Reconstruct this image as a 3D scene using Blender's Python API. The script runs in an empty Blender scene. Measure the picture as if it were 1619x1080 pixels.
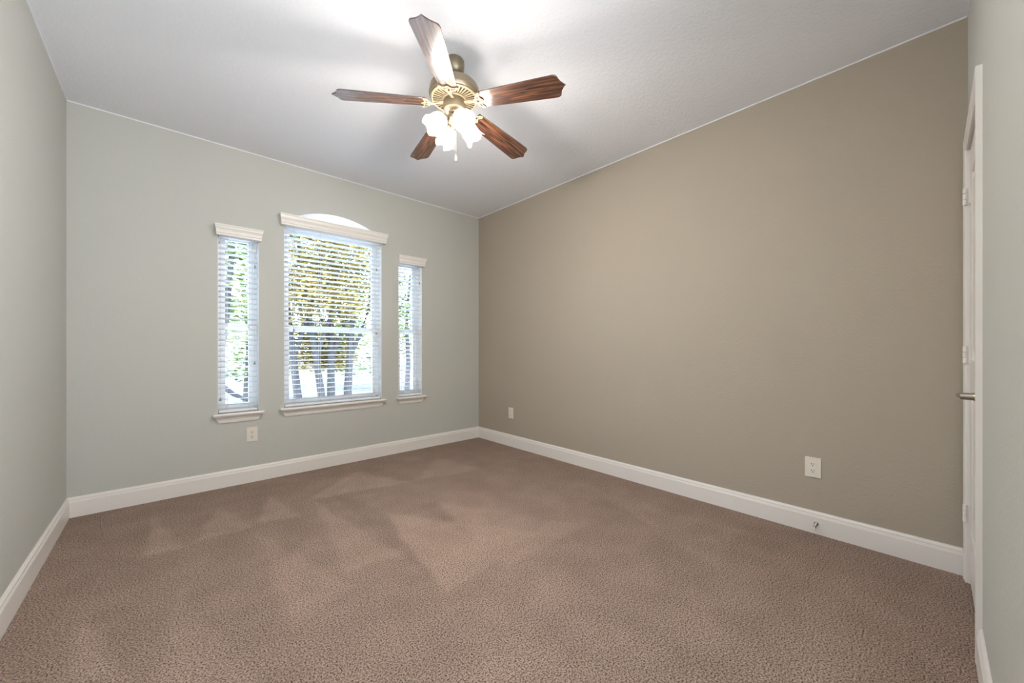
import bpy, bmesh, math, random
from mathutils import Vector, Matrix
random.seed(7)
PI = math.pi
S = bpy.context.scene
COL = S.collection

# ------------------------------------------------------------------ camera
L, D, R, F, H = 0.4805, 3.8125, 2.9037, 0.1225, 2.743      # room extents around the camera foot point
cam = bpy.data.cameras.new('camera')
cam.sensor_width = 36.0
cam.lens = 602.2 * 36.0 / 1619.0
cam.shift_y = 9.9 / 1619.0
cam.clip_start = 0.02
cam.clip_end = 300
camo = bpy.data.objects.new('camera', cam)
camo.location = (0, 0, 1.118)
camo.rotation_euler = (PI / 2, 0, -0.7382)
COL.objects.link(camo)
S.camera = camo

# ------------------------------------------------------------------ view, world, lights
S.view_settings.view_transform = 'Standard'
S.view_settings.look = 'None'
S.view_settings.gamma = 1.0
S.view_settings.use_curve_mapping = False
S.view_settings.exposure = 0.84

W = bpy.data.worlds.new('world')
S.world = W
W.use_nodes = True
wn = W.node_tree
wn.nodes.clear()
sky = wn.nodes.new('ShaderNodeTexSky')
sky.sky_type = 'NISHITA'
sky.sun_disc = False
sky.sun_elevation = math.radians(48)
sky.sun_rotation = math.radians(200)
sky.air_density = 1.0
sky.dust_density = 2.5
bg = wn.nodes.new('ShaderNodeBackground')
bg.inputs['Strength'].default_value = 1.95
wo = wn.nodes.new('ShaderNodeOutputWorld')
wn.links.new(sky.outputs[0], bg.inputs[0])
wn.links.new(bg.outputs[0], wo.inputs[0])

sd = bpy.data.lights.new('sun', 'SUN')
sd.energy = 11.0
sd.angle = 0.01
sd.color = (1.0, 0.95, 0.86)
so = bpy.data.objects.new('sun', sd)
so.rotation_euler = Vector((0.60, -0.24, -0.77)).to_track_quat('-Z', 'Y').to_euler()   # from the far left, along the window wall
COL.objects.link(so)


def area(name, loc, rot, sx, sy, watts, color):
    a = bpy.data.lights.new(name, 'AREA')
    a.shape = 'RECTANGLE'
    a.size, a.size_y = sx, sy
    a.energy = watts
    a.color = color
    a.spread = math.radians(160)
    o = bpy.data.objects.new(name, a)
    o.location = loc
    o.rotation_euler = rot
    COL.objects.link(o)
    return o


# added fill light behind the camera, brightening the room; no known lamp there
area('fill_light', (0.70, -1.15, 1.15), (math.radians(134), 0, math.radians(58)), 1.2, 1.6, 64, (0.86, 0.93, 1.0))
BULB_W = 14.0
BULB_COL = (1.0, 0.93, 0.86)


# ------------------------------------------------------------------ helpers
def lin(r, g, b):
    f = lambda v: (v / 255) / 12.92 if v / 255 <= 0.04045 else ((v / 255 + 0.055) / 1.055) ** 2.4
    return (f(r), f(g), f(b), 1.0)


def nodes(name):
    m = bpy.data.materials.new(name)
    m.use_nodes = True
    nt = m.node_tree
    b = nt.nodes['Principled BSDF']
    return m, nt, b


def mat(name, col, rough=0.6, metal=0.0, spec=0.5, bump=None, coat=0.0):
    m, nt, b = nodes(name)
    b.inputs['Base Color'].default_value = col
    b.inputs['Roughness'].default_value = rough
    b.inputs['Metallic'].default_value = metal
    b.inputs['Specular IOR Level'].default_value = spec
    b.inputs['Coat Weight'].default_value = coat
    if bump:
        scale, strength, dist = bump
        tc = nt.nodes.new('ShaderNodeTexCoord')
        n = nt.nodes.new('ShaderNodeTexNoise')
        n.inputs['Scale'].default_value = scale
        n.inputs['Detail'].default_value = 3
        n.inputs['Roughness'].default_value = 0.55
        bp = nt.nodes.new('ShaderNodeBump')
        bp.inputs['Strength'].default_value = strength
        bp.inputs['Distance'].default_value = dist
        nt.links.new(tc.outputs['Object'], n.inputs['Vector'])
        nt.links.new(n.outputs['Fac'], bp.inputs['Height'])
        nt.links.new(bp.outputs[0], b.inputs['Normal'])
    return m


M = {}
M['wall_green'] = mat('sage_grey_paint', lin(197, 197, 190), 0.75, bump=(75, 0.35, 0.004))
M['wall_taupe'] = mat('taupe_paint', lin(176, 165, 149), 0.75, bump=(75, 0.35, 0.004))
M['ceiling'] = mat('ceiling_paint', lin(238, 239, 243), 0.85, bump=(60, 0.5, 0.006))
M['trim'] = mat('white_trim_paint', lin(237, 232, 226), 0.35)
M['vinyl'] = mat('white_vinyl', lin(248, 249, 250), 0.35)
M['slat'] = mat('white_blind_slat', lin(240, 242, 244), 0.4)
M['cord'] = mat('blind_cord', lin(225, 225, 222), 0.8)
M['tassel'] = mat('grey_tassel_plastic', lin(150, 148, 144), 0.4)
M['plate'] = mat('white_outlet_plastic', lin(232, 224, 213), 0.3)
M['slot'] = mat('dark_slot', lin(60, 55, 50), 0.6)
M['nickel'] = mat('satin_nickel', lin(176, 168, 155), 0.32, 1.0)
M['fan_metal'] = mat('antique_nickel', lin(154, 141, 121), 0.42, 0.85)
M['bracket'] = mat('cream_metal', lin(160, 146, 118), 0.55, 0.4)
M['vent_dark'] = mat('dark_vent_gap', lin(46, 34, 22), 0.9, 0.0)
M['spring'] = mat('spring_steel', lin(140, 136, 126), 0.35, 0.9)
M['rubber'] = mat('white_rubber', lin(225, 220, 212), 0.6)
M['concrete'] = mat('pale_concrete', lin(86, 90, 94), 0.95, spec=0.0)
M['bounce'] = mat('pale_bounce_concrete', lin(168, 172, 177), 0.95, spec=0.1)  # for the added ground strip that reflects sunlight into the room
M['render'] = mat('house_render', lin(200, 190, 175), 0.9)
M['roof'] = mat('roof_shingle', lin(120, 110, 105), 0.9)


def carpet():
    m, nt, b = nodes('carpet_pile')
    b.inputs['Roughness'].default_value = 1.0
    b.inputs['Specular IOR Level'].default_value = 0.1
    b.inputs['Sheen Weight'].default_value = 0.0
    tc = nt.nodes.new('ShaderNodeTexCoord')
    N = nt.nodes.new
    fine = N('ShaderNodeTexNoise'); fine.inputs['Scale'].default_value = 165; fine.inputs['Detail'].default_value = 2.0
    fine.inputs['Roughness'].default_value = 0.7
    nt.links.new(tc.outputs['Object'], fine.inputs['Vector'])
    r1 = N('ShaderNodeValToRGB')
    r1.color_ramp.elements[0].position = 0.34; r1.color_ramp.elements[0].color = lin(72, 55, 46)
    r1.color_ramp.elements[1].position = 0.60; r1.color_ramp.elements[1].color = lin(204, 178, 162)
    nt.links.new(fine.outputs['Fac'], r1.inputs[0])
    # nap direction left by vacuum strokes, plus a paler middle, stored on the floor mesh
    at = N('ShaderNodeAttribute'); at.attribute_name = 'nap'
    blot = N('ShaderNodeTexNoise'); blot.inputs['Scale'].default_value = 5.5; blot.inputs['Detail'].default_value = 3
    nt.links.new(tc.outputs['Object'], blot.inputs['Vector'])
    r3 = N('ShaderNodeMapRange'); r3.inputs['From Min'].default_value = 0.35; r3.inputs['From Max'].default_value = 0.65
    r3.inputs['To Min'].default_value = 0.93; r3.inputs['To Max'].default_value = 1.05
    nt.links.new(blot.outputs['Fac'], r3.inputs['Value'])
    mu = N('ShaderNodeMath'); mu.operation = 'MULTIPLY'
    nt.links.new(at.outputs['Fac'], mu.inputs[0]); nt.links.new(r3.outputs[0], mu.inputs[1])
    mx = N('ShaderNodeMix'); mx.data_type = 'RGBA'; mx.blend_type = 'MULTIPLY'; mx.inputs['Factor'].default_value = 1.0
    cc = N('ShaderNodeCombineColor')
    for i in range(3): nt.links.new(mu.outputs[0], cc.inputs[i])
    nt.links.new(r1.outputs[0], mx.inputs[6]); nt.links.new(cc.outputs[0], mx.inputs[7])
    nt.links.new(mx.outputs[2], b.inputs['Base Color'])
    bp = N('ShaderNodeBump'); bp.inputs['Strength'].default_value = 0.8; bp.inputs['Distance'].default_value = 0.008
    nt.links.new(fine.outputs['Fac'], bp.inputs['Height'])
    nt.links.new(bp.outputs[0], b.inputs['Normal'])
    return m


def wood():
    m, nt, b = nodes('dark_walnut_grain')
    N = nt.nodes.new
    tc = N('ShaderNodeTexCoord')
    oi = N('ShaderNodeObjectInfo')
    ad = N('ShaderNodeVectorMath'); ad.operation = 'ADD'
    sc = N('ShaderNodeVectorMath'); sc.operation = 'SCALE'; sc.inputs['Scale'].default_value = 0.6
    nt.links.new(oi.outputs['Location'], sc.inputs[0])
    nt.links.new(tc.outputs['Object'], ad.inputs[0]); nt.links.new(sc.outputs[0], ad.inputs[1])
    mp = N('ShaderNodeMapping'); mp.inputs['Scale'].default_value = (4.5, 70, 20)
    nt.links.new(ad.outputs[0], mp.inputs['Vector'])
    n = N('ShaderNodeTexNoise'); n.inputs['Scale'].default_value = 1.0; n.inputs['Detail'].default_value = 4
    n.inputs['Distortion'].default_value = 0.5
    nt.links.new(mp.outputs[0], n.inputs['Vector'])
    r = N('ShaderNodeValToRGB')
    e = r.color_ramp.elements
    e[0].position = 0.33; e[0].color = lin(40, 23, 17)
    e[1].position = 0.70; e[1].color = lin(116, 76, 52)
    k = e.new(0.5); k.color = lin(68, 41, 29)
    nt.links.new(n.outputs['Fac'], r.inputs[0])
    nt.links.new(r.outputs[0], b.inputs['Base Color'])
    b.inputs['Roughness'].default_value = 0.5
    b.inputs['Specular IOR Level'].default_value = 0.2
    b.inputs['Coat Weight'].default_value = 1.0
    b.inputs['Coat IOR'].default_value = 1.8
    b.inputs['Coat Roughness'].default_value = 0.2
    return m


def glass_shade():
    m = bpy.data.materials.new('frosted_white_glass'); m.use_nodes = True
    nt = m.node_tree; nt.nodes.clear(); N = nt.nodes.new
    o = N('ShaderNodeOutputMaterial')
    t = N('ShaderNodeBsdfTranslucent'); t.inputs[0].default_value = (0.45, 0.43, 0.40, 1)
    d = N('ShaderNodeBsdfDiffuse'); d.inputs[0].default_value = (0.8, 0.78, 0.74, 1)
    tr = N('ShaderNodeBsdfTransparent')
    m1 = N('ShaderNodeMixShader'); m1.inputs[0].default_value = 0.25
    m2 = N('ShaderNodeMixShader'); m2.inputs[0].default_value = 0.09
    nt.links.new(t.outputs[0], m1.inputs[1]); nt.links.new(d.outputs[0], m1.inputs[2])
    nt.links.new(m1.outputs[0], m2.inputs[1]); nt.links.new(tr.outputs[0], m2.inputs[2])
    nt.links.new(m2.outputs[0], o.inputs[0])
    return m


def pane_glass():
    m = bpy.data.materials.new('window_glass'); m.use_nodes = True
    nt = m.node_tree; nt.nodes.clear(); N = nt.nodes.new
    o = N('ShaderNodeOutputMaterial')
    g = N('ShaderNodeBsdfGlossy'); g.inputs['Roughness'].default_value = 0.02
    tr = N('ShaderNodeBsdfTransparent'); tr.inputs[0].default_value = (0.95, 0.98, 0.97, 1)
    fr = N('ShaderNodeFresnel'); fr.inputs[0].default_value = 1.35
    mx = N('ShaderNodeMixShader')
    nt.links.new(fr.outputs[0], mx.inputs[0]); nt.links.new(tr.outputs[0], mx.inputs[1]); nt.links.new(g.outputs[0], mx.inputs[2])
    nt.links.new(mx.outputs[0], o.inputs[0])
    return m


def frosted():
    m = bpy.data.materials.new('frosted_arch_pane'); m.use_nodes = True
    nt = m.node_tree; nt.nodes.clear(); N = nt.nodes.new
    o = N('ShaderNodeOutputMaterial')
    t = N('ShaderNodeBsdfTranslucent'); t.inputs[0].default_value = (0.98, 0.97, 0.96, 1)
    d = N('ShaderNodeBsdfDiffuse'); d.inputs[0].default_value = (0.9, 0.9, 0.9, 1)
    mx = N('ShaderNodeMixShader'); mx.inputs[0].default_value = 0.25
    nt.links.new(t.outputs[0], mx.inputs[1]); nt.links.new(d.outputs[0], mx.inputs[2])
    nt.links.new(mx.outputs[0], o.inputs[0])
    return m


def emit(name, col, st):
    m = bpy.data.materials.new(name); m.use_nodes = True
    nt = m.node_tree; nt.nodes.clear(); N = nt.nodes.new
    o = N('ShaderNodeOutputMaterial'); e = N('ShaderNodeEmission')
    e.inputs[0].default_value = (*col, 1); e.inputs[1].default_value = st
    nt.links.new(e.outputs[0], o.inputs[0])
    return m


def leaf(name, dark, light):
    m, nt, b = nodes(name)
    N = nt.nodes.new
    g = N('ShaderNodeNewGeometry')
    r = N('ShaderNodeValToRGB')
    r.color_ramp.elements[0].color = dark; r.color_ramp.elements[1].color = light
    nt.links.new(g.outputs['Random Per Island'], r.inputs[0])
    nt.links.new(r.outputs[0], b.inputs['Base Color'])
    b.inputs['Roughness'].default_value = 0.6
    b.inputs['Specular IOR Level'].default_value = 0.3
    t = N('ShaderNodeBsdfTranslucent')
    nt.links.new(r.outputs[0], t.inputs[0])
    mx = N('ShaderNodeMixShader'); mx.inputs[0].default_value = 0.35
    nt.links.new(b.outputs[0], mx.inputs[1]); nt.links.new(t.outputs[0], mx.inputs[2])
    nt.links.new(mx.outputs[0], nt.nodes['Material Output'].inputs[0])
    return m


M['carpet'] = carpet()
M['wood'] = wood()
M['shade'] = glass_shade()
M['pane'] = pane_glass()
M['frosted'] = frosted()
M['bulb'] = emit('glowing_bulb', (1.0, 0.93, 0.84), 12)
M['leaf_gold'] = leaf('golden_green_leaves', lin(12, 16, 8), lin(172, 154, 84))
M['leaf_green'] = leaf('fresh_green_leaves', lin(18, 32, 16), lin(124, 146, 88))
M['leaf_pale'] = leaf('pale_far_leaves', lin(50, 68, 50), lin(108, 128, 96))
M['bark'] = mat('grey_bark', lin(40, 42, 48), 0.95, bump=(18, 0.8, 0.03))


# --- mesh helpers
def box(bm, x0, y0, z0, x1, y1, z1, bev=0.0, mtx=None):
    v = [bm.verts.new(p) for p in ((x0, y0, z0), (x1, y0, z0), (x1, y1, z0), (x0, y1, z0), (x0, y0, z1), (x1, y0, z1), (x1, y1, z1), (x0, y1, z1))]
    fs = [bm.faces.new([v[i] for i in f]) for f in ((3, 2, 1, 0), (4, 5, 6, 7), (0, 1, 5, 4), (1, 2, 6, 5), (2, 3, 7, 6), (3, 0, 4, 7))]
    geo = v
    if bev > 0:
        es = list({e for f in fs for e in f.edges})
        r = bmesh.ops.bevel(bm, geom=es, offset=bev, segments=2, profile=0.7, affect='EDGES')
        geo = list({w for f in r['faces'] for w in f.verts} | {w for w in v if w.is_valid})
    if mtx is not None:
        bmesh.ops.transform(bm, matrix=mtx, verts=[w for w in geo if w.is_valid])


def lathe(bm, prof, seg=32, mtx=None, wave=None):
    """prof: (r, z) list, spun about Z; wave(i_profile, angle) -> (dr, dz)"""
    rings = []
    for k, (r, z) in enumerate(prof):
        if r < 1e-6:
            rings.append([bm.verts.new((0, 0, z))])
            continue
        ring = []
        for i in range(seg):
            a = 2 * PI * i / seg
            dr, dz = wave(k, a) if wave else (0, 0)
            ring.append(bm.verts.new(((r + dr) * math.cos(a), (r + dr) * math.sin(a), z + dz)))
        rings.append(ring)
    for A, B in zip(rings, rings[1:]):
        if len(A) == 1 and len(B) == 1: continue
        for i in range(seg):
            j = (i + 1) % seg
            if len(A) == 1: bm.faces.new((A[0], B[i], B[j]))
            elif len(B) == 1: bm.faces.new((A[i], B[0], A[j]))
            else: bm.faces.new((A[i], B[i], B[j], A[j]))
    if mtx is not None:
        bmesh.ops.transform(bm, matrix=mtx, verts=[w for r in rings for w in r])


def tube(bm, pts, rad, seg=8, flat=1.0, closed_ends=True):
    """sweep a circle (flattened in z by flat) along pts; rad a number or list"""
    pts = [Vector(p) for p in pts]
    n = len(pts)
    rs = rad if isinstance(rad, (list, tuple)) else [rad] * n
    rings = []
    for i, p in enumerate(pts):
        t = (pts[min(i + 1, n - 1)] - pts[max(i - 1, 0)]).normalized()
        up = Vector((0, 0, 1)) if abs(t.z) < 0.95 else Vector((1, 0, 0))
        a = t.cross(up).normalized()
        b = a.cross(t).normalized()
        rings.append([bm.verts.new(p + a * rs[i] * math.cos(2 * PI * k / seg) + b * rs[i] * flat * math.sin(2 * PI * k / seg)) for k in range(seg)])
    for A, B in zip(rings, rings[1:]):
        for k in range(seg):
            bm.faces.new((A[k], A[(k + 1) % seg], B[(k + 1) % seg], B[k]))
    if closed_ends:
        bm.faces.new(list(reversed(rings[0]))); bm.faces.new(rings[-1])


def extrude_profile(bm, prof, p0, p1, out, m0=0.0, m1=0.0):
    """prof: (depth, z) closed polygon; swept from p0 to p1, depth goes along out. m0/m1: mitre shift per unit of depth at each end"""
    p0, p1, out = Vector(p0), Vector(p1), Vector(out)
    d = (p1 - p0).normalized()
    A = [bm.verts.new(p0 + out * a + Vector((0, 0, z)) + d * (m0 * a)) for a, z in prof]
    B = [bm.verts.new(p1 + out * a + Vector((0, 0, z)) - d * (m1 * a)) for a, z in prof]
    n = len(prof)
    for i in range(n):
        j = (i + 1) % n
        bm.faces.new((A[i], A[j], B[j], B[i]))
    bm.faces.new(list(reversed(A))); bm.faces.new(B)


def prism(bm, outline, t0, t1, ax='z'):
    """outline 2D polygon extruded between t0 and t1 along ax"""
    f = {'z': lambda a, b, t: (a, b, t), 'y': lambda a, b, t: (a, t, b), 'x': lambda a, b, t: (t, a, b)}[ax]
    A = [bm.verts.new(f(a, b, t0)) for a, b in outline]
    B = [bm.verts.new(f(a, b, t1)) for a, b in outline]
    n = len(outline)
    for i in range(n):
        j = (i + 1) % n
        bm.faces.new((A[i], A[j], B[j], B[i]))
    bm.faces.new(list(reversed(A))); bm.faces.new(B)


def obj(name, bm, m, parent=None, loc=(0, 0, 0), rot=(0, 0, 0), smooth=False):
    bmesh.ops.recalc_face_normals(bm, faces=bm.faces)
    me = bpy.data.meshes.new(name)
    bm.to_mesh(me); bm.free()
    me.materials.append(m)
    if smooth:
        for p in me.polygons: p.use_smooth = True
        me.set_sharp_from_angle(angle=math.radians(35))
    o = bpy.data.objects.new(name, me)
    o.location = loc; o.rotation_euler = rot
    o.parent = parent
    COL.objects.link(o)
    return o


def B(): return bmesh.new()


def tag(o, label=None, cat=None, group=None, kind=None):
    if label: o['label'] = label
    if cat: o['category'] = cat
    if group: o['group'] = group
    if kind: o['kind'] = kind
    return o


def thing(name, loc, label=None, cat=None, group=None, kind=None, rotz=0):
    o = bpy.data.objects.new(name, None)
    o.empty_display_size = 0.1
    o.location = loc; o.rotation_euler = (0, 0, rotz)
    COL.objects.link(o)
    return tag(o, label, cat, group, kind)


def dup(o, parent=None):
    c = o.copy(); COL.objects.link(c); c.parent = parent
    for ch in [q for q in bpy.data.objects if q.parent == o]:
        dup(ch, c)
    return c


# ------------------------------------------------------------------ room shell
WT = 0.15           # wall thickness
AX, AY = 1.16, -1.6   # added, unseen passage behind the camera: from the left wall to x = AX, back to y = AY
from mathutils import noise as mnoise
WEDGES = [
    (0.11, [(-0.06, 3.54), (-0.09, 2.84), (0.08, 2.81)]),
    (0.08, [(0.28, 3.39), (0.12, 2.83), (0.41, 2.85)]),
    (0.1, [(0.58, 3.41), (0.42, 2.86), (0.68, 2.82)]),
    (0.09, [(1.27, 3.51), (0.78, 3.08), (1.51, 2.9)]),
    (0.07, [(2.06, 3.42), (1.53, 2.9), (2.15, 2.79)]),
    (0.08, [(0.8, 3.06), (0.66, 1.96), (0.95, 1.9)]),
    (0.09, [(1.1, 2.49), (0.92, 1.47), (1.71, 1.58)]),
    (0.05, [(0.41, 2.8), (0.36, 1.7), (0.65, 1.8)]),
    (0.08, [(-0.25, 2.48), (-0.28, 1.98), (-0.1, 1.81)]),
    (0.05, [(0.05, 2.44), (-0.04, 1.77), (0.22, 1.53)]),
    (0.06, [(1.45, 2.4), (1.27, 1.44), (1.97, 1.45)]),
    (0.04, [(2.51, 1.85), (2.05, 0.73), (2.62, 0.76)]),
    (-0.06, [(0.94, 3.14), (1.11, 2.52), (0.94, 1.45)]),
    (-0.05, [(1.33, 2.46), (1.46, 2.43), (1.32, 1.69)]),
]


def wedge(tri, x, y, soft=0.05):
    m = 1e9
    (ax, ay), (bx, by), (cx, cy) = tri
    sgn = 1 if (bx - ax) * (cy - ay) - (by - ay) * (cx - ax) > 0 else -1
    for (px, py), (qx, qy) in (((ax, ay), (bx, by)), ((bx, by), (cx, cy)), ((cx, cy), (ax, ay))):
        dx, dy = qx - px, qy - py
        m = min(m, sgn * (dx * (y - py) - dy * (x - px)) / math.hypot(dx, dy))
    t = min(1, max(0, m / soft + 0.35))
    return t * t * (3 - 2 * t)


fx0, fx1, fy0, fy1 = -L - WT, R + WT, AY - WT, D + WT
nx, ny = 180, 275
verts, faces, nap = [], [], []
for j in range(ny + 1):
    y = fy0 + (fy1 - fy0) * j / ny
    for i in range(nx + 1):
        x = fx0 + (fx1 - fx0) * i / nx
        verts.append((x, y, 0.0))
        wx_ = x + 0.03 * mnoise.noise(Vector((x * 5, y * 5, 3)))
        wy_ = y + 0.04 * mnoise.noise(Vector((x * 5, y * 5, 9)))
        v = 0.83 + 0.07 * mnoise.noise(Vector((x * 3.0, y * 1.1, 0))) + 0.03 * mnoise.noise(Vector((x * 6.0, y * 3, 5)))
        v += 0.05 * math.exp(-((x - 1.2) ** 2 + (y - 1.7) ** 2) / 0.8)  # paler towards the middle of the floor
        up = 0.0
        for a_, tri in WEDGES:
            w_ = wedge(tri, wx_, wy_)
            if a_ > 0: up = max(up, a_ * 1.9 * w_)
            else: v += a_ * 1.5 * w_
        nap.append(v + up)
for j in range(ny):
    for i in range(nx):
        k = j * (nx + 1) + i
        faces.append((k, k + 1, k + nx + 2, k + nx + 1))
n0 = len(verts)
verts += [(fx0, fy0, -0.12), (fx1, fy0, -0.12), (fx1, fy1, -0.12), (fx0, fy1, -0.12)]
nap += [0.9] * 4
faces += [(n0 + 3, n0 + 2, n0 + 1, n0)]
me = bpy.data.meshes.new('floor')
me.from_pydata(verts, [], faces)
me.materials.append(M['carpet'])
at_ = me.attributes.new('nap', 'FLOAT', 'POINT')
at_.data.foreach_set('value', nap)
fl = bpy.data.objects.new('floor', me)
COL.objects.link(fl)
tag(fl, 'wall to wall taupe brown carpet with vacuum strokes', 'carpet', kind='structure')
bm = B(); box(bm, -L - WT, AY - WT, H, R + WT, D + WT, H + 0.15)
for a_ in ((-L, D - .004, R, D), (-L, AY, -L + .004, D), (R - .004, -F, R, D), (AX, -F, R, -F + .004)):     # caulk line where ceiling paint laps the walls
    box(bm, a_[0], a_[1], H - 0.007, a_[2], a_[3], H)
tag(obj('ceiling', bm, M['ceiling']), 'white textured flat ceiling', 'ceiling', kind='structure')
bm = B(); box(bm, -L - WT, AY - WT, 0, -L, D, H)
tag(obj('wall_left', bm, M['wall_green']), 'sage grey painted wall at the left edge of the photo', 'wall', kind='structure')
bm = B(); box(bm, R, -F - WT, 0, R + WT, D, H)
tag(obj('wall_right', bm, M['wall_taupe']), 'wide taupe painted blank wall on the right', 'wall', kind='structure')
# front wall (with the door), beside the camera
DX0, DX1, DH = 2.178, 2.820, 2.058     # clear opening
bm = B()
box(bm, AX, -F - WT, 0, DX0 - 0.018, -F, H)
box(bm, DX1 + 0.018, -F - WT, 0, R, -F, H)
box(bm, DX0 - 0.018, -F - WT, DH + 0.018, DX1 + 0.018, -F, H)
tag(obj('wall_front', bm, M['wall_green']), 'sage grey wall strip holding the white door at the right edge', 'wall', kind='structure')
bm = B()
box(bm, AX, AY, 0, AX + WT, -F - WT, H)  # passage added to house the fill light
box(bm, -L, AY - WT, 0, AX + WT, AY, H)
tag(obj('wall_added_passage', bm, M['wall_green']), 'sage grey walls of an added passage behind the viewer, holding the fill light', 'wall', kind='structure')

# window wall with three openings
WIN = [  # x0, x1, z0, z spring, z apex
    (0.307, 0.582, 0.592, 2.065, 2.065),
    (0.769, 1.649, 0.592, 2.24, 2.375),
    (1.836, 2.111, 0.592, 2.065, 2.065)]


def arch_z(w, x):
    x0, x1, z0, zs, za = w
    if za - zs < 1e-4: return zs
    hw = (x1 - x0) / 2; hh = za - zs
    rad = (hw * hw + hh * hh) / (2 * hh)
    return za - rad + math.sqrt(max(0, rad * rad - (x - (x0 + x1) / 2) ** 2))


bm = B()
y0, y1 = D, D + WT


def quad(*ps):
    bm.faces.new([bm.verts.new(p) for p in ps])


xs = [-L - WT]
for w in WIN:
    n = 28 if w[4] > w[3] else 1
    xs += [w[0] + (w[1] - w[0]) * i / n for i in range(n + 1)]
xs.append(R + WT)
for a, b in zip(xs, xs[1:]):
    w = next((w for w in WIN if w[0] - 1e-6 <= a and b <= w[1] + 1e-6), None)
    if not w:
        for y in (y0, y1): quad((a, y, -.1), (b, y, -.1), (b, y, H), (a, y, H))
        continue
    za, zb = arch_z(w, a), arch_z(w, b)
    for y in (y0, y1):
        quad((a, y, -.1), (b, y, -.1), (b, y, w[2]), (a, y, w[2]))
        quad((a, y, za), (b, y, zb), (b, y, H), (a, y, H))
    quad((a, y0, w[2]), (b, y0, w[2]), (b, y1, w[2]), (a, y1, w[2]))
    quad((a, y0, za), (b, y0, zb), (b, y1, zb), (a, y1, za))
for w in WIN:
    for x in w[:2]: quad((x, y0, w[2]), (x, y1, w[2]), (x, y1, w[3]), (x, y0, w[3]))
quad((xs[0], y0, H), (xs[-1], y0, H), (xs[-1], y1, H), (xs[0], y1, H))
quad((xs[0], y0, -.1), (xs[-1], y0, -.1), (xs[-1], y1, -.1), (xs[0], y1, -.1))
for x in (xs[0], xs[-1]): quad((x, y0, -.1), (x, y1, -.1), (x, y1, H), (x, y0, H))
bmesh.ops.remove_doubles(bm, verts=bm.verts, dist=1e-5)
tag(obj('wall_back', bm, M['wall_green']), 'sage grey wall with the three windows', 'wall', kind='structure')

# baseboards
BP = [(0, 0), (0.0145, 0), (0.0145, 0.100), (0.0125, 0.103), (0.0125, 0.107), (0.0105, 0.110), (0.0105, 0.119), (0.007, 0.126), (0.004, 0.129), (0.004, 0.132), (0, 0.132)]


def baseboard(name, p0, p1, out, label, m0=1.0, m1=1.0):
    b_ = B()
    extrude_profile(b_, BP, p0, p1, out, m0, m1)
    tag(obj(name, b_, M['trim']), label, 'baseboard', kind='structure')


baseboard('baseboard_back', (-L, D, 0), (R, D, 0), (0, -1, 0), 'off-white moulded baseboard under the windows')
baseboard('baseboard_right', (R, D, 0), (R, -F, 0), (-1, 0, 0), 'off-white moulded baseboard along the taupe wall', 1, 0)
baseboard('baseboard_left', (-L, AY, 0), (-L, D, 0), (1, 0, 0), 'off-white moulded baseboard along the left wall', 0, 1)
baseboard('baseboard_front', (2.118, -F, 0), (AX, -F, 0), (0, 1, 0), 'short off-white baseboard beside the door in the lower right corner', 0, 0)

# ------------------------------------------------------------------ door in the front wall
door = thing('door_1', ((DX0 + DX1) / 2, -F, 0), 'closed white panelled door seen edge-on at the right', 'door', kind='structure')
hw = (DX1 - DX0) / 2
bm = B()     # leaf, with recessed moulded panels on the room side; leaf face flush with the wall face
lt, lb, lw = 2.045, 0.015, hw - 0.004
YF, YB, YP = -0.003, -0.038, -0.012
st = 0.105
bot0, bot1, top0, top1 = 0.24, 0.92, 1.06, 1.92
for a in ((-lw, lb, -lw + st, lt), (lw - st, lb, lw, lt), (-lw + st, lb, lw - st, bot0), (-lw + st, bot1, lw - st, top0), (-lw + st, top1, lw - st, lt)):
    box(bm, a[0], YB, a[1], a[2], YF, a[3])
for (z0, z1) in ((bot0, bot1), (top0, top1)):
    box(bm, -lw + st, YB, z0, lw - st, YP, z1)
    prof_in = 0.03
    a0, a1 = -lw + st + 0.025, lw - st - 0.025
    o4 = [(a0, z0 + .025), (a1, z0 + .025), (a1, z1 - .025), (a0, z1 - .025)]
    i4 = [(a0 + prof_in, z0 + .025 + prof_in), (a1 - prof_in, z0 + .025 + prof_in), (a1 - prof_in, z1 - .025 - prof_in), (a0 + prof_in, z1 - .025 - prof_in)]
    vo = [bm.verts.new((x, YP, z)) for x, z in o4]; vi = [bm.verts.new((x, YF - .001, z)) for x, z in i4]
    for i in range(4):
        bm.faces.new((vo[i], vo[(i + 1) % 4], vi[(i + 1) % 4], vi[i]))
    bm.faces.new(vi)
leafo = obj('door_leaf', bm, M['trim'], door)
bm = B()
for x0, x1 in ((-hw - 0.018, -hw), (hw, hw + 0.018)):
    box(bm, x0, -WT, 0, x1, 0.0, DH + 0.018)
box(bm, -hw, -WT, DH, hw, 0.0, DH + 0.018)
for x0, x1 in ((-hw, -hw + 0.012), (hw - 0.012, hw)):
    box(bm, x0, -0.075, 0, x1, -0.040, DH)
obj('door_jamb', bm, M['trim'], door)
bm = B()     # closed back of the frame so that no light comes round the leaf
box(bm, -hw - 0.018, -WT - 0.01, 0, hw + 0.018, -WT, DH + 0.018)
obj('door_backing', bm, M['trim'], door)
for zc in (1.837, 1.085, 0.331):
    bm = B()
    for k in range(3):
        lathe(bm, [(0, 0), (0.0066, 0), (0.0076, 0.001), (0.0076, 0.025), (0.0066, 0.026), (0, 0.026)], 14,
              Matrix.Translation((hw - 0.002, 0.0125, zc - 0.0415 + k * 0.028)))
    box(bm, hw - 0.034, -0.003, zc - 0.0415, hw - 0.004, 0.0002, zc + 0.0415)
    box(bm, hw - 0.003, 0.0, zc - 0.0415, hw + 0.003, 0.0125, zc + 0.0415)
    hg = obj('hinge', bm, M['trim'], door, smooth=True)
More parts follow.
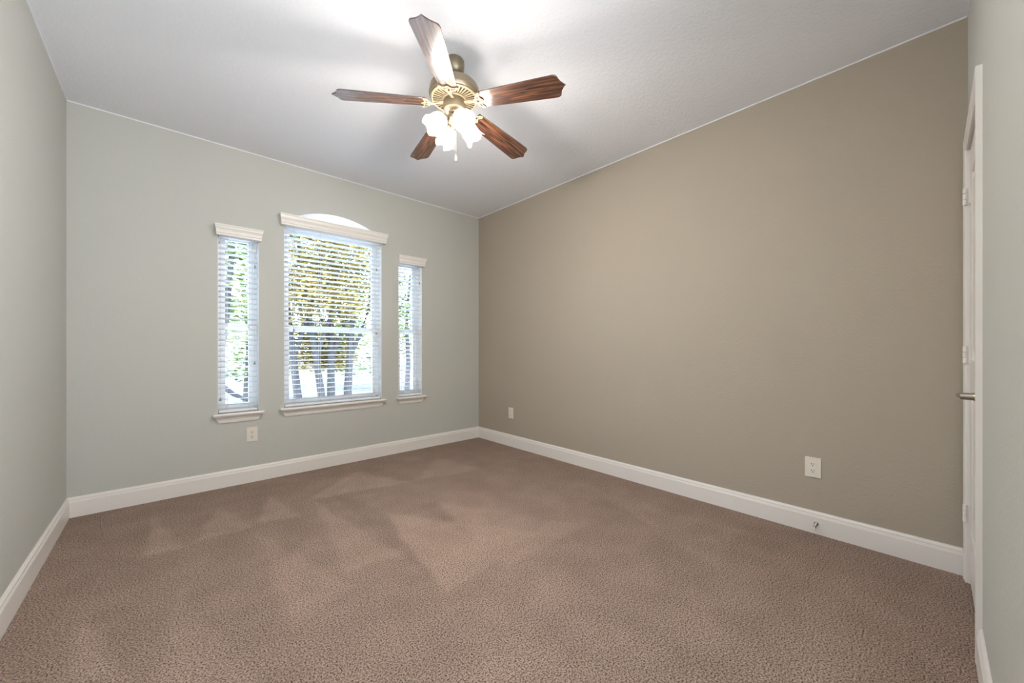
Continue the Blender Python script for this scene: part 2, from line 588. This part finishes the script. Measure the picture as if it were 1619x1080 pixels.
bm = B()
rx = Matrix.Translation((2.241 - (DX0 + DX1) / 2, -0.003, 0.934)) @ Matrix.Rotation(-PI / 2, 4, 'X')
lathe(bm, [(0, 0), (0.033, 0), (0.033, 0.003), (0.029, 0.006), (0.020, 0.009), (0.0165, 0.014), (0.0130, 0.020), (0.0128, 0.046), (0.011, 0.051), (0, 0.052)], 28, rx)
hd = obj('door_handle', bm, M['nickel'], door, smooth=True)
tag(hd, 'satin nickel door handle')
bm = B()
hx, hz = 2.241 - (DX0 + DX1) / 2, 0.934
tube(bm, [(hx - 0.004, 0.042, hz), (hx + 0.02, 0.046, hz), (hx + 0.05, 0.050, hz + .001), (hx + 0.08, 0.050, hz), (hx + 0.105, 0.046, hz - .002)], [0.0095, 0.009, 0.0075, 0.0065, 0.005], 12)
obj('handle_lever', bm, M['nickel'], hd, smooth=True)

# casing round the door
bm = B()
CP = [(-0.0, 0.0), (0.0, 0.009), (0.006, 0.013), (0.020, 0.0125), (0.030, 0.014), (0.048, 0.0165), (0.057, 0.016), (0.057, 0.0)]   # (across, out)
for side in (-1, 1):
    xin = DX0 if side < 0 else DX1
    A = [bm.verts.new((xin + side * a, -F + t, 0)) for a, t in CP]
    Bv = [bm.verts.new((xin + side * a, -F + t, DH + a)) for a, t in CP]
    for i in range(len(CP)):
        j = (i + 1) % len(CP)
        bm.faces.new((A[i], A[j], Bv[j], Bv[i]))
    bm.faces.new(A); bm.faces.new(Bv)
A = [bm.verts.new((DX0 - a, -F + t, DH + a)) for a, t in CP]
Bv = [bm.verts.new((DX1 + a, -F + t, DH + a)) for a, t in CP]
for i in range(len(CP)):
    j = (i + 1) % len(CP)
    bm.faces.new((A[i], A[j], Bv[j], Bv[i]))
bm.faces.new(A); bm.faces.new(Bv)
tag(obj('trim_1', bm, M['trim']), 'white moulded casing around the door at the right', 'door casing', kind='structure')


# ------------------------------------------------------------------ windows, sills, blinds, valances
def rect_frame(bm, x0, z0, x1, z1, t, ya, yb, bev=0.0):
    box(bm, x0, ya, z0, x0 + t, yb, z1, bev); box(bm, x1 - t, ya, z0, x1, yb, z1, bev)
    box(bm, x0 + t, ya, z0, x1 - t, yb, z0 + t, bev); box(bm, x0 + t, ya, z1 - t, x1 - t, yb, z1, bev)


def make_window(idx, w, label):
    x0, x1, z0, zs, za = w
    cx = (x0 + x1) / 2; hw = (x1 - x0) / 2
    t = thing('window_%d' % idx, (cx, D, z0), label, 'window', kind='structure')
    h = zs - z0
    ya, yb = 0.085, 0.140
    bm = B()
    ft = 0.030
    if za > zs:
        zt = h - 0.05
        rect_frame(bm, -hw, 0, hw, zt + ft, ft, ya, yb)
        # arched outer band above
        n = 28
        out = [(-hw + 2 * hw * i / n, arch_z(w, x0 + 2 * hw * i / n) - z0) for i in range(n + 1)]
        inn = [(x * (hw - ft) / hw, z - ft) for x, z in out]
        for y in (ya, yb):
            vo = [bm.verts.new((x, y, z)) for x, z in out]; vi = [bm.verts.new((x, y, z)) for x, z in inn]
            for i in range(n): bm.faces.new((vo[i], vo[i + 1], vi[i + 1], vi[i]))
        va = [bm.verts.new((x, ya, z)) for x, z in inn]; vb = [bm.verts.new((x, yb, z)) for x, z in inn]
        for i in range(n): bm.faces.new((va[i], va[i + 1], vb[i + 1], vb[i]))
        for sgn in (-1, 1): box(bm, min(sgn * hw, sgn * (hw - ft)), ya, zt, max(sgn * hw, sgn * (hw - ft)), yb, h)
    else:
        zt = h - ft
        rect_frame(bm, -hw, 0, hw, h, ft, ya, yb)
    obj('window_frame', bm, M['vinyl'], t)
    zm = 1.30 - z0
    # lower sash (inner track), upper sash (outer track)
    for nm, a, b, y in (('lower_sash', ft, zm + 0.02, 0.090), ('upper_sash', zm - 0.02, zt, 0.114)):
        bm = B()
        rect_frame(bm, -hw + ft, a, hw - ft, b, 0.028, y, y + 0.024, 0.002)
        s = obj(nm, bm, M['vinyl'], t)
        bm = B()
        box(bm, -hw + ft + 0.026, y + 0.010, a + 0.026, hw - ft - 0.026, y + 0.014, b - 0.026)
        obj('pane', bm, M['pane'], s)
    if za > zs:
        bm = B()
        ol = [(x * 0.995, max(z + 0.004, zt + 0.02)) for x, z in inn]
        ol = [(inn[0][0] , zt + ft - 0.004)] + [(x, z + 0.003) for x, z in inn] + [(inn[-1][0], zt + ft - 0.004)]
        prism(bm, ol, 0.108, 0.114, 'y')
        tag(obj('arch_pane', bm, M['frosted'], t), 'frosted white arched top pane')
    # white lined return of the opening
    bm = B()
    e_ = 0.0015
    loop = [(-hw, 0), (-hw, h)] + ([(x, z) for x, z in out[1:-1]] if za > zs else []) + [(hw, h), (hw, 0)]
    def inset(p):
        x, z = p
        return (x - math.copysign(e_, x) if abs(x) > hw - 1e-6 else x, z - e_ if z > 0.001 else z)
    for p, q in zip(loop, loop[1:]):
        ip, iq = inset(p), inset(q)
        c8 = [bm.verts.new((a_[0], y, a_[1])) for y in (0.0008, 0.0855) for a_ in (p, q, iq, ip)]
        for f_ in ((0, 1, 2, 3), (7, 6, 5, 4), (0, 4, 5, 1), (1, 5, 6, 2), (2, 6, 7, 3), (3, 7, 4, 0)): bm.faces.new([c8[k] for k in f_])
    obj('window_return', bm, M['vinyl'], t)
    # stool and apron
    bm = B()
    sw = hw + (0.032 if idx != 2 else 0.033)
    SP = [(-0.084, -0.020), (-0.084, 0.0), (0.046, 0.0), (0.050, -0.003), (0.052, -0.008), (0.051, -0.014), (0.048, -0.019), (0.044, -0.020)]
    # the part inside the recess is as wide as the opening, the nose runs past it
    box(bm, -hw + 0.0005, 0.0, -0.0205, hw - 0.0005, 0.086, 0.0)
    extrude_profile(bm, [(0.0, -0.0205), (0.0, 0.0)] + SP[2:], (-sw, 0, 0), (sw, 0, 0), (0, -1, 0))
    sl = obj('window_sill', bm, M['trim'], t)
    bm = B()
    aw0, aw1 = sw - 0.008, sw - 0.038
    AP = [(0.040, -0.0205), (0.0385, -0.026), (0.030, -0.031), (0.022, -0.040), (0.016, -0.052), (0.0145, -0.062), (0.0145, -0.0665), (0.010, -0.070), (0.010, -0.076)]
    rings = []
    for a, z in AP:
        k = (z + 0.0205) / (-0.0555)
        ww = aw0 + (aw1 - aw0) * k
        rings.append([bm.verts.new(p) for p in ((-ww, 0, z), (-ww, -a, z), (ww, -a, z), (ww, 0, z))])
    for A_, B_ in zip(rings, rings[1:]):
        for i in range(3): bm.faces.new((A_[i], A_[i + 1], B_[i + 1], B_[i]))
    bm.faces.new(rings[0]); bm.faces.new(list(reversed(rings[-1])))
    obj('apron', bm, M['trim'], sl)
    return t


make_window(1, WIN[0], 'narrow sash window left of the arched window')
make_window(2, WIN[1], 'wide arched sash window in the middle')
make_window(3, WIN[2], 'narrow sash window nearest the room corner')


def make_valance(w, z0, z1, hw, label):
    cx = (w[0] + w[1]) / 2
    bm = B()
    hh = z1 - z0
    # profile (out, z) from bottom to top, crown shape with returns
    P = [(0.048, 0), (0.052, 0.003), (0.052, 0.016), (0.056, 0.020), (0.056, 0.040), (0.060, 0.050), (0.066, 0.060), (0.068, hh - 0.014), (0.072, hh - 0.010), (0.072, hh)]
    rings = []
    for a, z in P:
        ex = (a - 0.072) * 0.6
        ww = hw + ex
        rings.append([bm.verts.new(p) for p in ((-ww, 0, z), (-ww, -a, z), (ww, -a, z), (ww, 0, z), (ww - .012, 0, z), (ww - .012, -a + .012, z), (-ww + .012, -a + .012, z), (-ww + .012, 0, z))])
    for A_, B_ in zip(rings, rings[1:]):
        for i in range(8): bm.faces.new((A_[i], A_[(i + 1) % 8], B_[(i + 1) % 8], B_[i]))
    for Rg in (rings[0], rings[-1]):
        bm.faces.new((Rg[0], Rg[1], Rg[6], Rg[7])); bm.faces.new((Rg[1], Rg[2], Rg[5], Rg[6])); bm.faces.new((Rg[2], Rg[3], Rg[4], Rg[5]))
    o = obj('window_valance', bm, M['trim'], None, (cx, D, z0))
    tag(o, label, 'valance')


make_valance(WIN[0], 2.008, 2.093, 0.162, 'short off-white moulded valance over the leftmost narrow window')
make_valance(WIN[1], 2.185, 2.280, 0.482, 'long off-white moulded valance across the arched window')
make_valance(WIN[2], 2.012, 2.097, 0.162, 'short off-white moulded valance over the narrow window nearest the corner')


def make_blind(w, ztop, label, tassels):
    x0, x1, z0 = w[:3]
    cx = (x0 + x1) / 2; hw = (x1 - x0) / 2
    t = thing('window_blind', (cx, D + 0.034, z0), label, 'blind', 'white slatted window blinds')
    bw = hw - 0.008
    top = ztop - z0
    bm = B(); box(bm, -bw, -0.026, top - 0.042, bw, 0.026, top, 0.002)
    obj('head_rail', bm, M['slat'], t)
    bm = B(); box(bm, -bw, -0.025, 0.003, bw, 0.025, 0.021, 0.003)
    br = obj('bottom_rail', bm, M['slat'], t)
    n = int((top - 0.042 - 0.03) / 0.0435)
    pitch = (top - 0.042 - 0.021) / (n + 1)
    bm = B()
    tilt = math.radians(-11)
    for i in range(1, n + 1):
        z = 0.021 + pitch * i
        mt = Matrix.Translation((0, 0, z)) @ Matrix.Rotation(tilt, 4, 'X')
        # slightly crowned slat
        prof = [(-0.025, 0), (-0.0125, 0.0012), (0, 0.0016), (0.0125, 0.0012), (0.025, 0), (0.025, -0.0018), (-0.025, -0.0018)]
        prof = [(a, b_ + 0.001) for a, b_ in prof]
        A_ = [bm.verts.new(mt @ Vector((-bw, a, b_))) for a, b_ in prof]
        B_ = [bm.verts.new(mt @ Vector((bw, a, b_))) for a, b_ in prof]
        for k in range(len(prof)):
            j = (k + 1) % len(prof)
            bm.faces.new((A_[k], A_[j], B_[j], B_[k]))
        bm.faces.new(A_); bm.faces.new(list(reversed(B_)))
    obj('slats', bm, M['slat'], t)
    bm = B()
    lx = [-bw + 0.055, bw - 0.055] if hw < 0.2 else [-bw + 0.08, -bw * 0.33, bw * 0.33, bw - 0.08]
    for x in lx:
        for y in (-0.0275, 0.0275):
            tube(bm, [(x, y, 0.012), (x, y, top - 0.03)], 0.0011, 5)
    obj('ladder_cords', bm, M['cord'], t)
    for (x, z) in tassels:
        z -= z0
        bm = B()
        tube(bm, [(x - cx, -0.031, z), (x - cx, -0.031, top - 0.03)], 0.0012, 5)
        pc = obj('pull_cord', bm, M['cord'], t)
        bm = B()
        lathe(bm, [(0, 0), (0.0075, 0), (0.008, 0.003), (0.005, 0.016), (0.0028, 0.026), (0, 0.028)], 12, Matrix.Translation((x - cx, -0.031, z - 0.028)))
        obj('tassel', bm, M['tassel'], pc, smooth=True)
    return t


make_blind(WIN[0], 2.05, 'narrow white slatted blind in the leftmost window', [(0.556, 1.815), (0.553, 1.005), (0.325, 0.72)])
make_blind(WIN[1], 2.225, 'wide white slatted blind in the arched window', [(0.845, 1.29), (1.595, 1.28), (1.597, 1.93)])
make_blind(WIN[2], 2.055, 'narrow white slatted blind in the window nearest the corner', [(2.085, 1.85)])


# ------------------------------------------------------------------ outlets, door stop
def make_outlet(loc, rotz, label):
    t = thing('wall_outlet', loc, label, 'outlet', rotz=rotz)     # local: x across, z up, -y into the room
    bm = B()
    box(bm, -0.0385, -0.006, -0.060, 0.0385, 0.0, 0.060, 0.0025)
    obj('cover_plate', bm, M['plate'], t)
    for zc in (0.0195, -0.0195):
        bm = B()
        o_ = []
        for k in range(28):
            a = 2 * PI * k / 28
            o_.append((max(-0.0165, min(0.0165, 0.0185 * math.cos(a))), zc + max(-0.0135, min(0.0135, 0.0185 * math.sin(a)))))
        prism(bm, o_, -0.0085, -0.004, 'y')
        rc = obj('receptacle', bm, M['plate'], t)
        bm = B()
        box(bm, -0.0075, -0.0088, zc - 0.002, -0.0050, -0.0080, zc + 0.008)
        box(bm, 0.0050, -0.0088, zc - 0.001, 0.0072, -0.0080, zc + 0.007)
        lathe(bm, [(0, 0), (0.003, 0), (0.003, 0.0008), (0, 0.0008)], 12, Matrix.Translation((0, -0.0080, zc - 0.008)) @ Matrix.Rotation(PI / 2, 4, 'X'))
        obj('slot', bm, M['slot'], rc)
    bm = B()
    lathe(bm, [(0, 0), (0.0032, 0), (0.0026, 0.0012), (0, 0.0014)], 12, Matrix.Translation((0, -0.0060, 0)) @ Matrix.Rotation(PI / 2, 4, 'X'))
    obj('screw', bm, M['plate'], t, smooth=True)
    return t


make_outlet((0.5345, D, 0.397), 0, 'white duplex outlet under the leftmost narrow window')
make_outlet((R, 3.206, 0.378), -PI / 2, 'small white duplex outlet on the taupe wall near the far corner')
make_outlet((R, 0.480, 0.394), -PI / 2, 'white duplex outlet on the taupe wall toward the door')

ds = thing('door_stop', (R - 0.0145, 0.462, 0.062), 'short spring door stop on the baseboard right of the near outlet', 'door stop')
bm = B()
lathe(bm, [(0, 0), (0.011, 0), (0.011, 0.003), (0.006, 0.006), (0, 0.006)], 16, Matrix.Rotation(-PI / 2, 4, 'Y'))
obj('base', bm, M['spring'], ds, smooth=True)
bm = B()
tube(bm, [(-0.005 - 0.055 * i / 160, 0.0058 * math.cos(i * 2 * PI / 10), 0.0058 * math.sin(i * 2 * PI / 10) - 0.010 * (i / 160) ** 2) for i in range(161)], 0.0013, 5)
obj('spring', bm, M['spring'], ds, smooth=True)
bm = B()
lathe(bm, [(0, 0), (0.0075, 0), (0.0085, 0.003), (0.0085, 0.010), (0.006, 0.014), (0, 0.014)], 16, Matrix.Translation((-0.059, 0, -0.010)) @ Matrix.Rotation(-PI / 2, 4, 'Y'))
obj('tip', bm, M['rubber'], ds, smooth=True)

# ------------------------------------------------------------------ ceiling fan
FX, FY = 1.210, 1.814
fan = thing('ceiling_fan', (FX, FY, H), 'five-blade dark wood ceiling fan with four lit frosted tulip shades', 'ceiling fan')
Z = lambda z: z - H          # fan-local heights
bm = B()
lathe(bm, [(0, 0), (0.050, 0), (0.054, -0.006), (0.056, -0.020), (0.056, -0.040), (0.053, -0.056), (0.044, -0.072), (0.030, -0.082), (0.018, -0.085), (0, -0.085)], 40)
obj('canopy', bm, M['fan_metal'], fan, smooth=True)
bm = B()
lathe(bm, [(0, -0.080), (0.020, -0.080), (0.022, -0.100), (0.014, -0.112), (0.026, -0.118), (0.034, -0.134), (0, -0.134)], 24)
obj('downrod', bm, M['fan_metal'], fan, smooth=True)
bm = B()
lathe(bm, [(0, Z(2.618)), (0.040, Z(2.618)), (0.070, Z(2.614)), (0.105, Z(2.606)), (0.126, Z(2.596)), (0.135, Z(2.586)), (0.138, Z(2.578)), (0.139, Z(2.560)), (0.142, Z(2.553)), (0.142, Z(2.543)), (0.138, Z(2.536)), (0.130, Z(2.530)), (0.052, Z(2.524)), (0, Z(2.524))], 56)
obj('motor_housing', bm, M['fan_metal'], fan, smooth=True)
bm = B()    # dark ring behind the grille
lathe(bm, [(0.060, Z(2.5245)), (0.126, Z(2.5295)), (0.126, Z(2.5275)), (0.060, Z(2.5225))], 56)
vg = obj('vent_recess', bm, M['vent_dark'], fan)
bm = B()
lathe(bm, [(0.050, Z(2.526)), (0.066, Z(2.527)), (0.068, Z(2.517)), (0.062, Z(2.513)), (0.050, Z(2.513))], 48)
lathe(bm, [(0.120, Z(2.530)), (0.131, Z(2.531)), (0.132, Z(2.522)), (0.126, Z(2.519)), (0.120, Z(2.521))], 56)
for k in range(36):
    a = 2 * PI * k / 36
    box(bm, 0.064, -0.0034, 0, 0.123, 0.0034, 0.006, 0, Matrix.Translation((0, 0, Z(2.5165))) @ Matrix.Rotation(a, 4, 'Z') @ Matrix.Rotation(-math.radians(3.5), 4, 'Y'))
obj('vent_grille', bm, M['bracket'], fan, smooth=True)
bm = B()
lathe(bm, [(0, Z(2.516)), (0.058, Z(2.516)), (0.062, Z(2.508)), (0.064, Z(2.496)), (0.064, Z(2.466)), (0.061, Z(2.458)), (0.052, Z(2.452)), (0.034, Z(2.448)), (0.030, Z(2.440)), (0, Z(2.440))], 40)
obj('switch_housing', bm, M['fan_metal'], fan, smooth=True)

# blade: local +X outwards, flat, underside at -Z
phase = 224.3
droop = math.radians(4.6)
pitch = math.radians(-12)
r0 = 0.150


def blade_outline():
    pts = [(0.150, -0.020), (0.156, -0.050)]
    pts += [(0.30, -0.0565), (0.45, -0.0625), (0.585, -0.067)]
    pts += [(0.598, -0.0655), (0.606, -0.060), (0.610, -0.052), (0.613, -0.040), (0.618, -0.026), (0.628, -0.012), (0.642, 0.0)]
    up = [(x, -y) for x, y in reversed(pts[:-1])]
    return pts + up


bm = B()
prism(bm, blade_outline(), 0.0, 0.006, 'z')
es = [e for e in bm.edges if abs(e.verts[0].co.z - e.verts[1].co.z) < 1e-5]
bmesh.ops.bevel(bm, geom=es, offset=0.0012, segments=1, affect='EDGES')
blade0 = None
arm_bm = B()
# Celtic-like scroll: central arm, two crossing loops and a wavy edge gripping the blade root
tube(arm_bm, [(0.062, 0, 0.006), (0.085, 0, 0.002), (0.110, 0, -0.003), (0.128, 0, -0.005)], [0.011, 0.009, 0.007, 0.006], 10, 0.55)
for s in (-1, 1):
    tube(arm_bm, [(0.118, 0, -0.005), (0.130, s * 0.006, -0.005), (0.142, s * 0.018, -0.005), (0.150, s * 0.033, -0.005), (0.162, s * 0.047, -0.005), (0.176, s * 0.052, -0.004)], [0.006, 0.0055, 0.005, 0.005, 0.0048, 0.004], 8, 0.6)
    tube(arm_bm, [(0.176, s * 0.052, -0.004), (0.172, s * 0.040, -0.005), (0.166, s * 0.030, -0.005), (0.166, s * 0.018, -0.005), (0.174, s * 0.008, -0.005), (0.182, 0, -0.005)], 0.0042, 8, 0.6)
    tube(arm_bm, [(0.128, s * 0.001, -0.005), (0.140, -s * 0.010, -0.005), (0.156, -s * 0.012, -0.005), (0.170, -s * 0.004, -0.005), (0.180, s * 0.004, -0.005)], 0.004, 8, 0.6)
    lathe(arm_bm, [(0, -0.008), (0.004, -0.008), (0.0055, -0.006), (0.0055, 0.0)], 12, Matrix.Translation((0.174, s * 0.045, -0.001)))
lathe(arm_bm, [(0, -0.010), (0.004, -0.010), (0.0055, -0.007), (0.0055, 0.0)], 12, Matrix.Translation((0.168, 0, -0.001)))
for i in range(5):
    th = math.radians(phase - 72 * i)
    mroot = Matrix.Rotation(th, 4, 'Z') @ Matrix.Translation((0, 0, Z(2.4955))) @ Matrix.Rotation(droop, 4, 'Y')
    if i == 0:
        blade0 = obj('fan_blade', bm, M['wood'], fan)
        arm0 = obj('blade_bracket', arm_bm, M['bracket'], fan, smooth=True)
        b_, a_ = blade0, arm0
    else:
        b_, a_ = dup(blade0, fan), dup(arm0, fan)
    b_.matrix_local = mroot @ Matrix.Rotation(pitch, 4, 'X')
    a_.matrix_local = mroot @ Matrix.Rotation(pitch * 0.8, 4, 'X')

# light kit
bm = B()
lathe(bm, [(0, Z(2.444)), (0.026, Z(2.444)), (0.030, Z(2.434)), (0.040, Z(2.424)), (0.042, Z(2.408)), (0.036, Z(2.394)), (0.022, Z(2.384)), (0.018, Z(2.372)), (0.010, Z(2.364)), (0.008, Z(2.354)), (0, Z(2.350))], 32)
obj('light_fitter', bm, M['fan_metal'], fan, smooth=True)


def shade_wave(k, a):
    t = max(0, (k - 5) / 4.0)
    w = math.cos(5 * a)
    return (0.001 * t * t * w, 0.008 * t * t * w)


arm0 = None
for k in range(4):
    az = math.radians(-9.3 + 90 * k)
    tilt = math.radians(42)      # axis below the horizontal
    # shade axis direction in the radial plane
    mt = Matrix.Rotation(az, 4, 'Z') @ Matrix.Translation((0.058, 0, Z(2.402))) @ Matrix.Rotation(PI / 2 + tilt, 4, 'Y')
    if k == 0:
        bm = B()
        tube(bm, [(0.030, 0, Z(2.412)), (0.045, 0, Z(2.414)), (0.058, 0, Z(2.408)), (0.068, 0, Z(2.396))], 0.0075, 10)
        lathe(bm, [(0, -0.004), (0.020, -0.004), (0.023, 0.004), (0.023, 0.020), (0.021, 0.024), (0, 0.024)], 24, Matrix.Rotation(-az, 4, 'Z') @ mt)
        a0 = obj('lamp_arm', bm, M['fan_metal'], fan, smooth=True)
        bm = B()
        PR = [(0.020, 0.010), (0.029, 0.014), (0.041, 0.026), (0.047, 0.042), (0.049, 0.056), (0.048, 0.070), (0.049, 0.082), (0.051, 0.092), (0.055, 0.101), (0.059, 0.107)]
        lathe(bm, PR, 60, None, shade_wave)
        s0 = obj('lamp_shade', bm, M['shade'], fan, smooth=True)
        tag(s0, 'frosted tulip glass shade, lit')
        bm = B()
        lathe(bm, [(0, 0.020), (0.011, 0.022), (0.013, 0.030), (0.020, 0.044), (0.023, 0.056), (0.020, 0.068), (0.010, 0.077), (0, 0.079)], 24)
        b0 = obj('bulb', bm, M['bulb'], s0, smooth=True)
        a_, s_ = a0, s0
    else:
        a_, s_ = dup(a0, fan), dup(s0, fan)
    a_.matrix_local = Matrix.Rotation(az, 4, 'Z')
    s_.matrix_local = mt
    pl = bpy.data.lights.new('bulb_light', 'POINT')
    pl.energy = BULB_W
    pl.shadow_soft_size = 0.045
    pl.color = BULB_COL
    po = bpy.data.objects.new('bulb_light', pl)
    COL.objects.link(po)
    po.parent = fan
    po.location = (mt @ Vector((0, 0, 0.092)))

for (dx, dy, zt, zb) in ((0.004, -0.008, 2.360, 2.205), (-0.058, 0.012, 2.462, 2.245)):
    bm = B()
    n = int((zt - zb) / 0.006)
    for i in range(n + 1):
        z = zt - (zt - zb) * i / n
        lathe(bm, [(0, 0.0024), (0.0018, 0.0012), (0.0018, -0.0012), (0, -0.0024)], 6, Matrix.Translation((dx, dy, Z(z))))
    tube(bm, [(dx, dy, Z(zt)), (dx, dy, Z(zb))], 0.0010, 5)
    pc = obj('pull_chain', bm, M['bracket'], fan)
    bm = B()
    lathe(bm, [(0, 0.004), (0.003, 0.002), (0.0045, -0.006), (0.0068, -0.018), (0.0066, -0.026), (0.0045, -0.031), (0, -0.032)], 16, Matrix.Translation((dx, dy, Z(zb))))
    obj('chain_fob', bm, M['plate'], pc, smooth=True)


# ------------------------------------------------------------------ outside
bm = B(); box(bm, -12, D + WT, -0.4, 16, 9.3, -0.2)  # out of view, added to throw sunlight up onto ceiling and blinds
tag(obj('bounce_slab', bm, M['bounce']), 'added pale ground strip just outside the windows, bouncing light indoors', 'ground', kind='structure')
bm = B(); box(bm, -60, 9.3, -0.5, 60, 90, -0.22)
tag(obj('ground_paving', bm, M['concrete']), 'sunlit pale paving outside beyond the windows', 'ground', kind='structure')


def foliage(parent, mtl, clusters, size, n, rng):
    bm = B()
    for (cx, cy, cz, rx, ry, rz) in clusters:
        for _ in range(n):
            while True:
                p = Vector((rng.uniform(-1, 1), rng.uniform(-1, 1), rng.uniform(-1, 1)))
                if p.length <= 1: break
            c = Vector((cx + p.x * rx, cy + p.y * ry, cz + p.z * rz))
            s = size * rng.uniform(0.6, 1.3)
            q = Matrix.Rotation(rng.uniform(0, 6.28), 3, 'Z') @ Matrix.Rotation(rng.uniform(-1.2, 1.2), 3, 'X')
            v = [bm.verts.new(c + q @ Vector(o)) for o in ((-s, 0, 0), (0, -s * .42, s * .08), (s, 0, 0), (0, s * .42, s * .08))]
            bm.faces.new(v)
    return obj('foliage', bm, mtl, parent)


def tree(loc, trunks, clusters, mtl, size, n, label, seed, group=None):
    rng = random.Random(seed)
    t = thing('tree', loc, label, 'tree', group)
    for pts, r in trunks:
        bm = B()
        k = len(pts)
        tube(bm, pts, [r * (1 - 0.6 * i / (k - 1)) for i in range(k)], 10)
        obj('trunk' if r > 0.045 else 'branch', bm, M['bark'], t, smooth=True)
    foliage(t, mtl, clusters, size, n, rng)
    return t


G = -0.22
# many-stemmed tree seen through the arched window
spec = [(1.74 - 2.15, 0.0, 0.075, -0.10), (2.11 - 2.15, -0.1, 0.070, -0.14), (2.30 - 2.15, 0.1, 0.080, 0.03), (2.56 - 2.15, 0.0, 0.080, 0.10)]
tr, cl = [], []
for i, (x, y, r, lean) in enumerate(spec):
    P_ = lambda dx, dy, z: (x + dx, y + dy, z)
    tr += [([P_(0, 0, 0), P_(lean * .2, 0, .5), P_(lean * .7, 0.05, 1.1), P_(lean * 1.3, .1, 1.8), P_(lean * 2.2, .1, 2.7), P_(lean * 3, .15, 3.6)], r),
           ([P_(lean * .7, .05, 1.15), P_(lean + .16, .0, 1.6), P_(lean + .30, -.05, 2.1), P_(lean + .35, -.05, 2.8)], r * .55),
           ([P_(lean * 1.0, .1, 1.45), P_(lean - .18, .1, 1.9), P_(lean - .30, .1, 2.5)], r * .5)]
    cl += [(x + rr * 0.6 - 0.3 + lean, j * 0.25, 2.6 + jj * 0.55, 0.50, 0.60, 0.45) for j, rr, jj in ((0, 0, 0), (1, 1, 0), (-1, .5, 1), (0, .2, 2), (1, .9, 1), (-1, .4, -.55), (0.5, .1, -.85))]
    cl += [(x - .1, .4, 1.55, .5, .3, .3), (x + .05, .5, 1.15, .35, .3, .3)]
tree((2.15, 7.5, G), tr, cl, M['leaf_gold'], 0.034, 1050, 'many-stemmed tree with grey trunks and golden green leaves in the arched window', 10)
# tree seen in the left narrow window
tree((0.45, 6.2, G), [([(0, 0, 0), (.02, 0, .8), (.12, 0, 1.6), (.2, 0, 2.6), (.2, 0, 3.4)], .06), ([(.03, 0, .9), (.22, 0, .72), (.42, .05, .60), (.6, .05, .62)], .035)],
     [(.2, .1, 2.3, .55, .5, .5), (.4, 0, 3.0, .6, .5, .5), (0, 0, 3.0, .6, .5, .5), (.25, 0, 3.7, .6, .5, .5), (.3, .3, 1.75, .4, .3, .35)],
     M['leaf_green'], 0.045, 600, 'green leafy tree with a low bent branch in the leftmost window', 31)
# bushes and trees in the right window and farther back
tree((4.55, 9.0, G), [([(0, 0, 0), (.05, 0, 1), (0, 0, 2), (.1, 0, 3.2)], .07)],
     [(0, 0, 1.9, .7, .6, .5), (.3, 0, 2.6, .8, .6, .6), (-.4, 0, 2.6, .8, .6, .6), (0, 0, 3.4, .9, .7, .6), (-.6, 0, 3.6, .6, .6, .6)],
     M['leaf_green'], 0.05, 600, 'dense green tree in the window nearest the corner', 41)
for i, (x, y) in enumerate(((1.5, 11.5), (4.3, 12.6), (7.6, 12.0))):
    tree((x, y, G), [([(0, 0, 0), (.05, 0, 1.2), (0, 0, 2.6)], .09)],
         [(dx, 0, z, .9, .7, .75) for dx, z in ((-.5, 1.25), (.3, 1.1), (-.45, 2.0), (.5, 2.1), (0, 2.9), (-.5, 3.7), (.5, 3.8), (0, 4.6))],
         M['leaf_green'], 0.07, 520, ['dark green tree behind the golden tree, seen in the arched window', 'dark green tree behind the golden tree, at its right', 'dark green tree farther right, mostly behind the wall'][i], 80 + i)
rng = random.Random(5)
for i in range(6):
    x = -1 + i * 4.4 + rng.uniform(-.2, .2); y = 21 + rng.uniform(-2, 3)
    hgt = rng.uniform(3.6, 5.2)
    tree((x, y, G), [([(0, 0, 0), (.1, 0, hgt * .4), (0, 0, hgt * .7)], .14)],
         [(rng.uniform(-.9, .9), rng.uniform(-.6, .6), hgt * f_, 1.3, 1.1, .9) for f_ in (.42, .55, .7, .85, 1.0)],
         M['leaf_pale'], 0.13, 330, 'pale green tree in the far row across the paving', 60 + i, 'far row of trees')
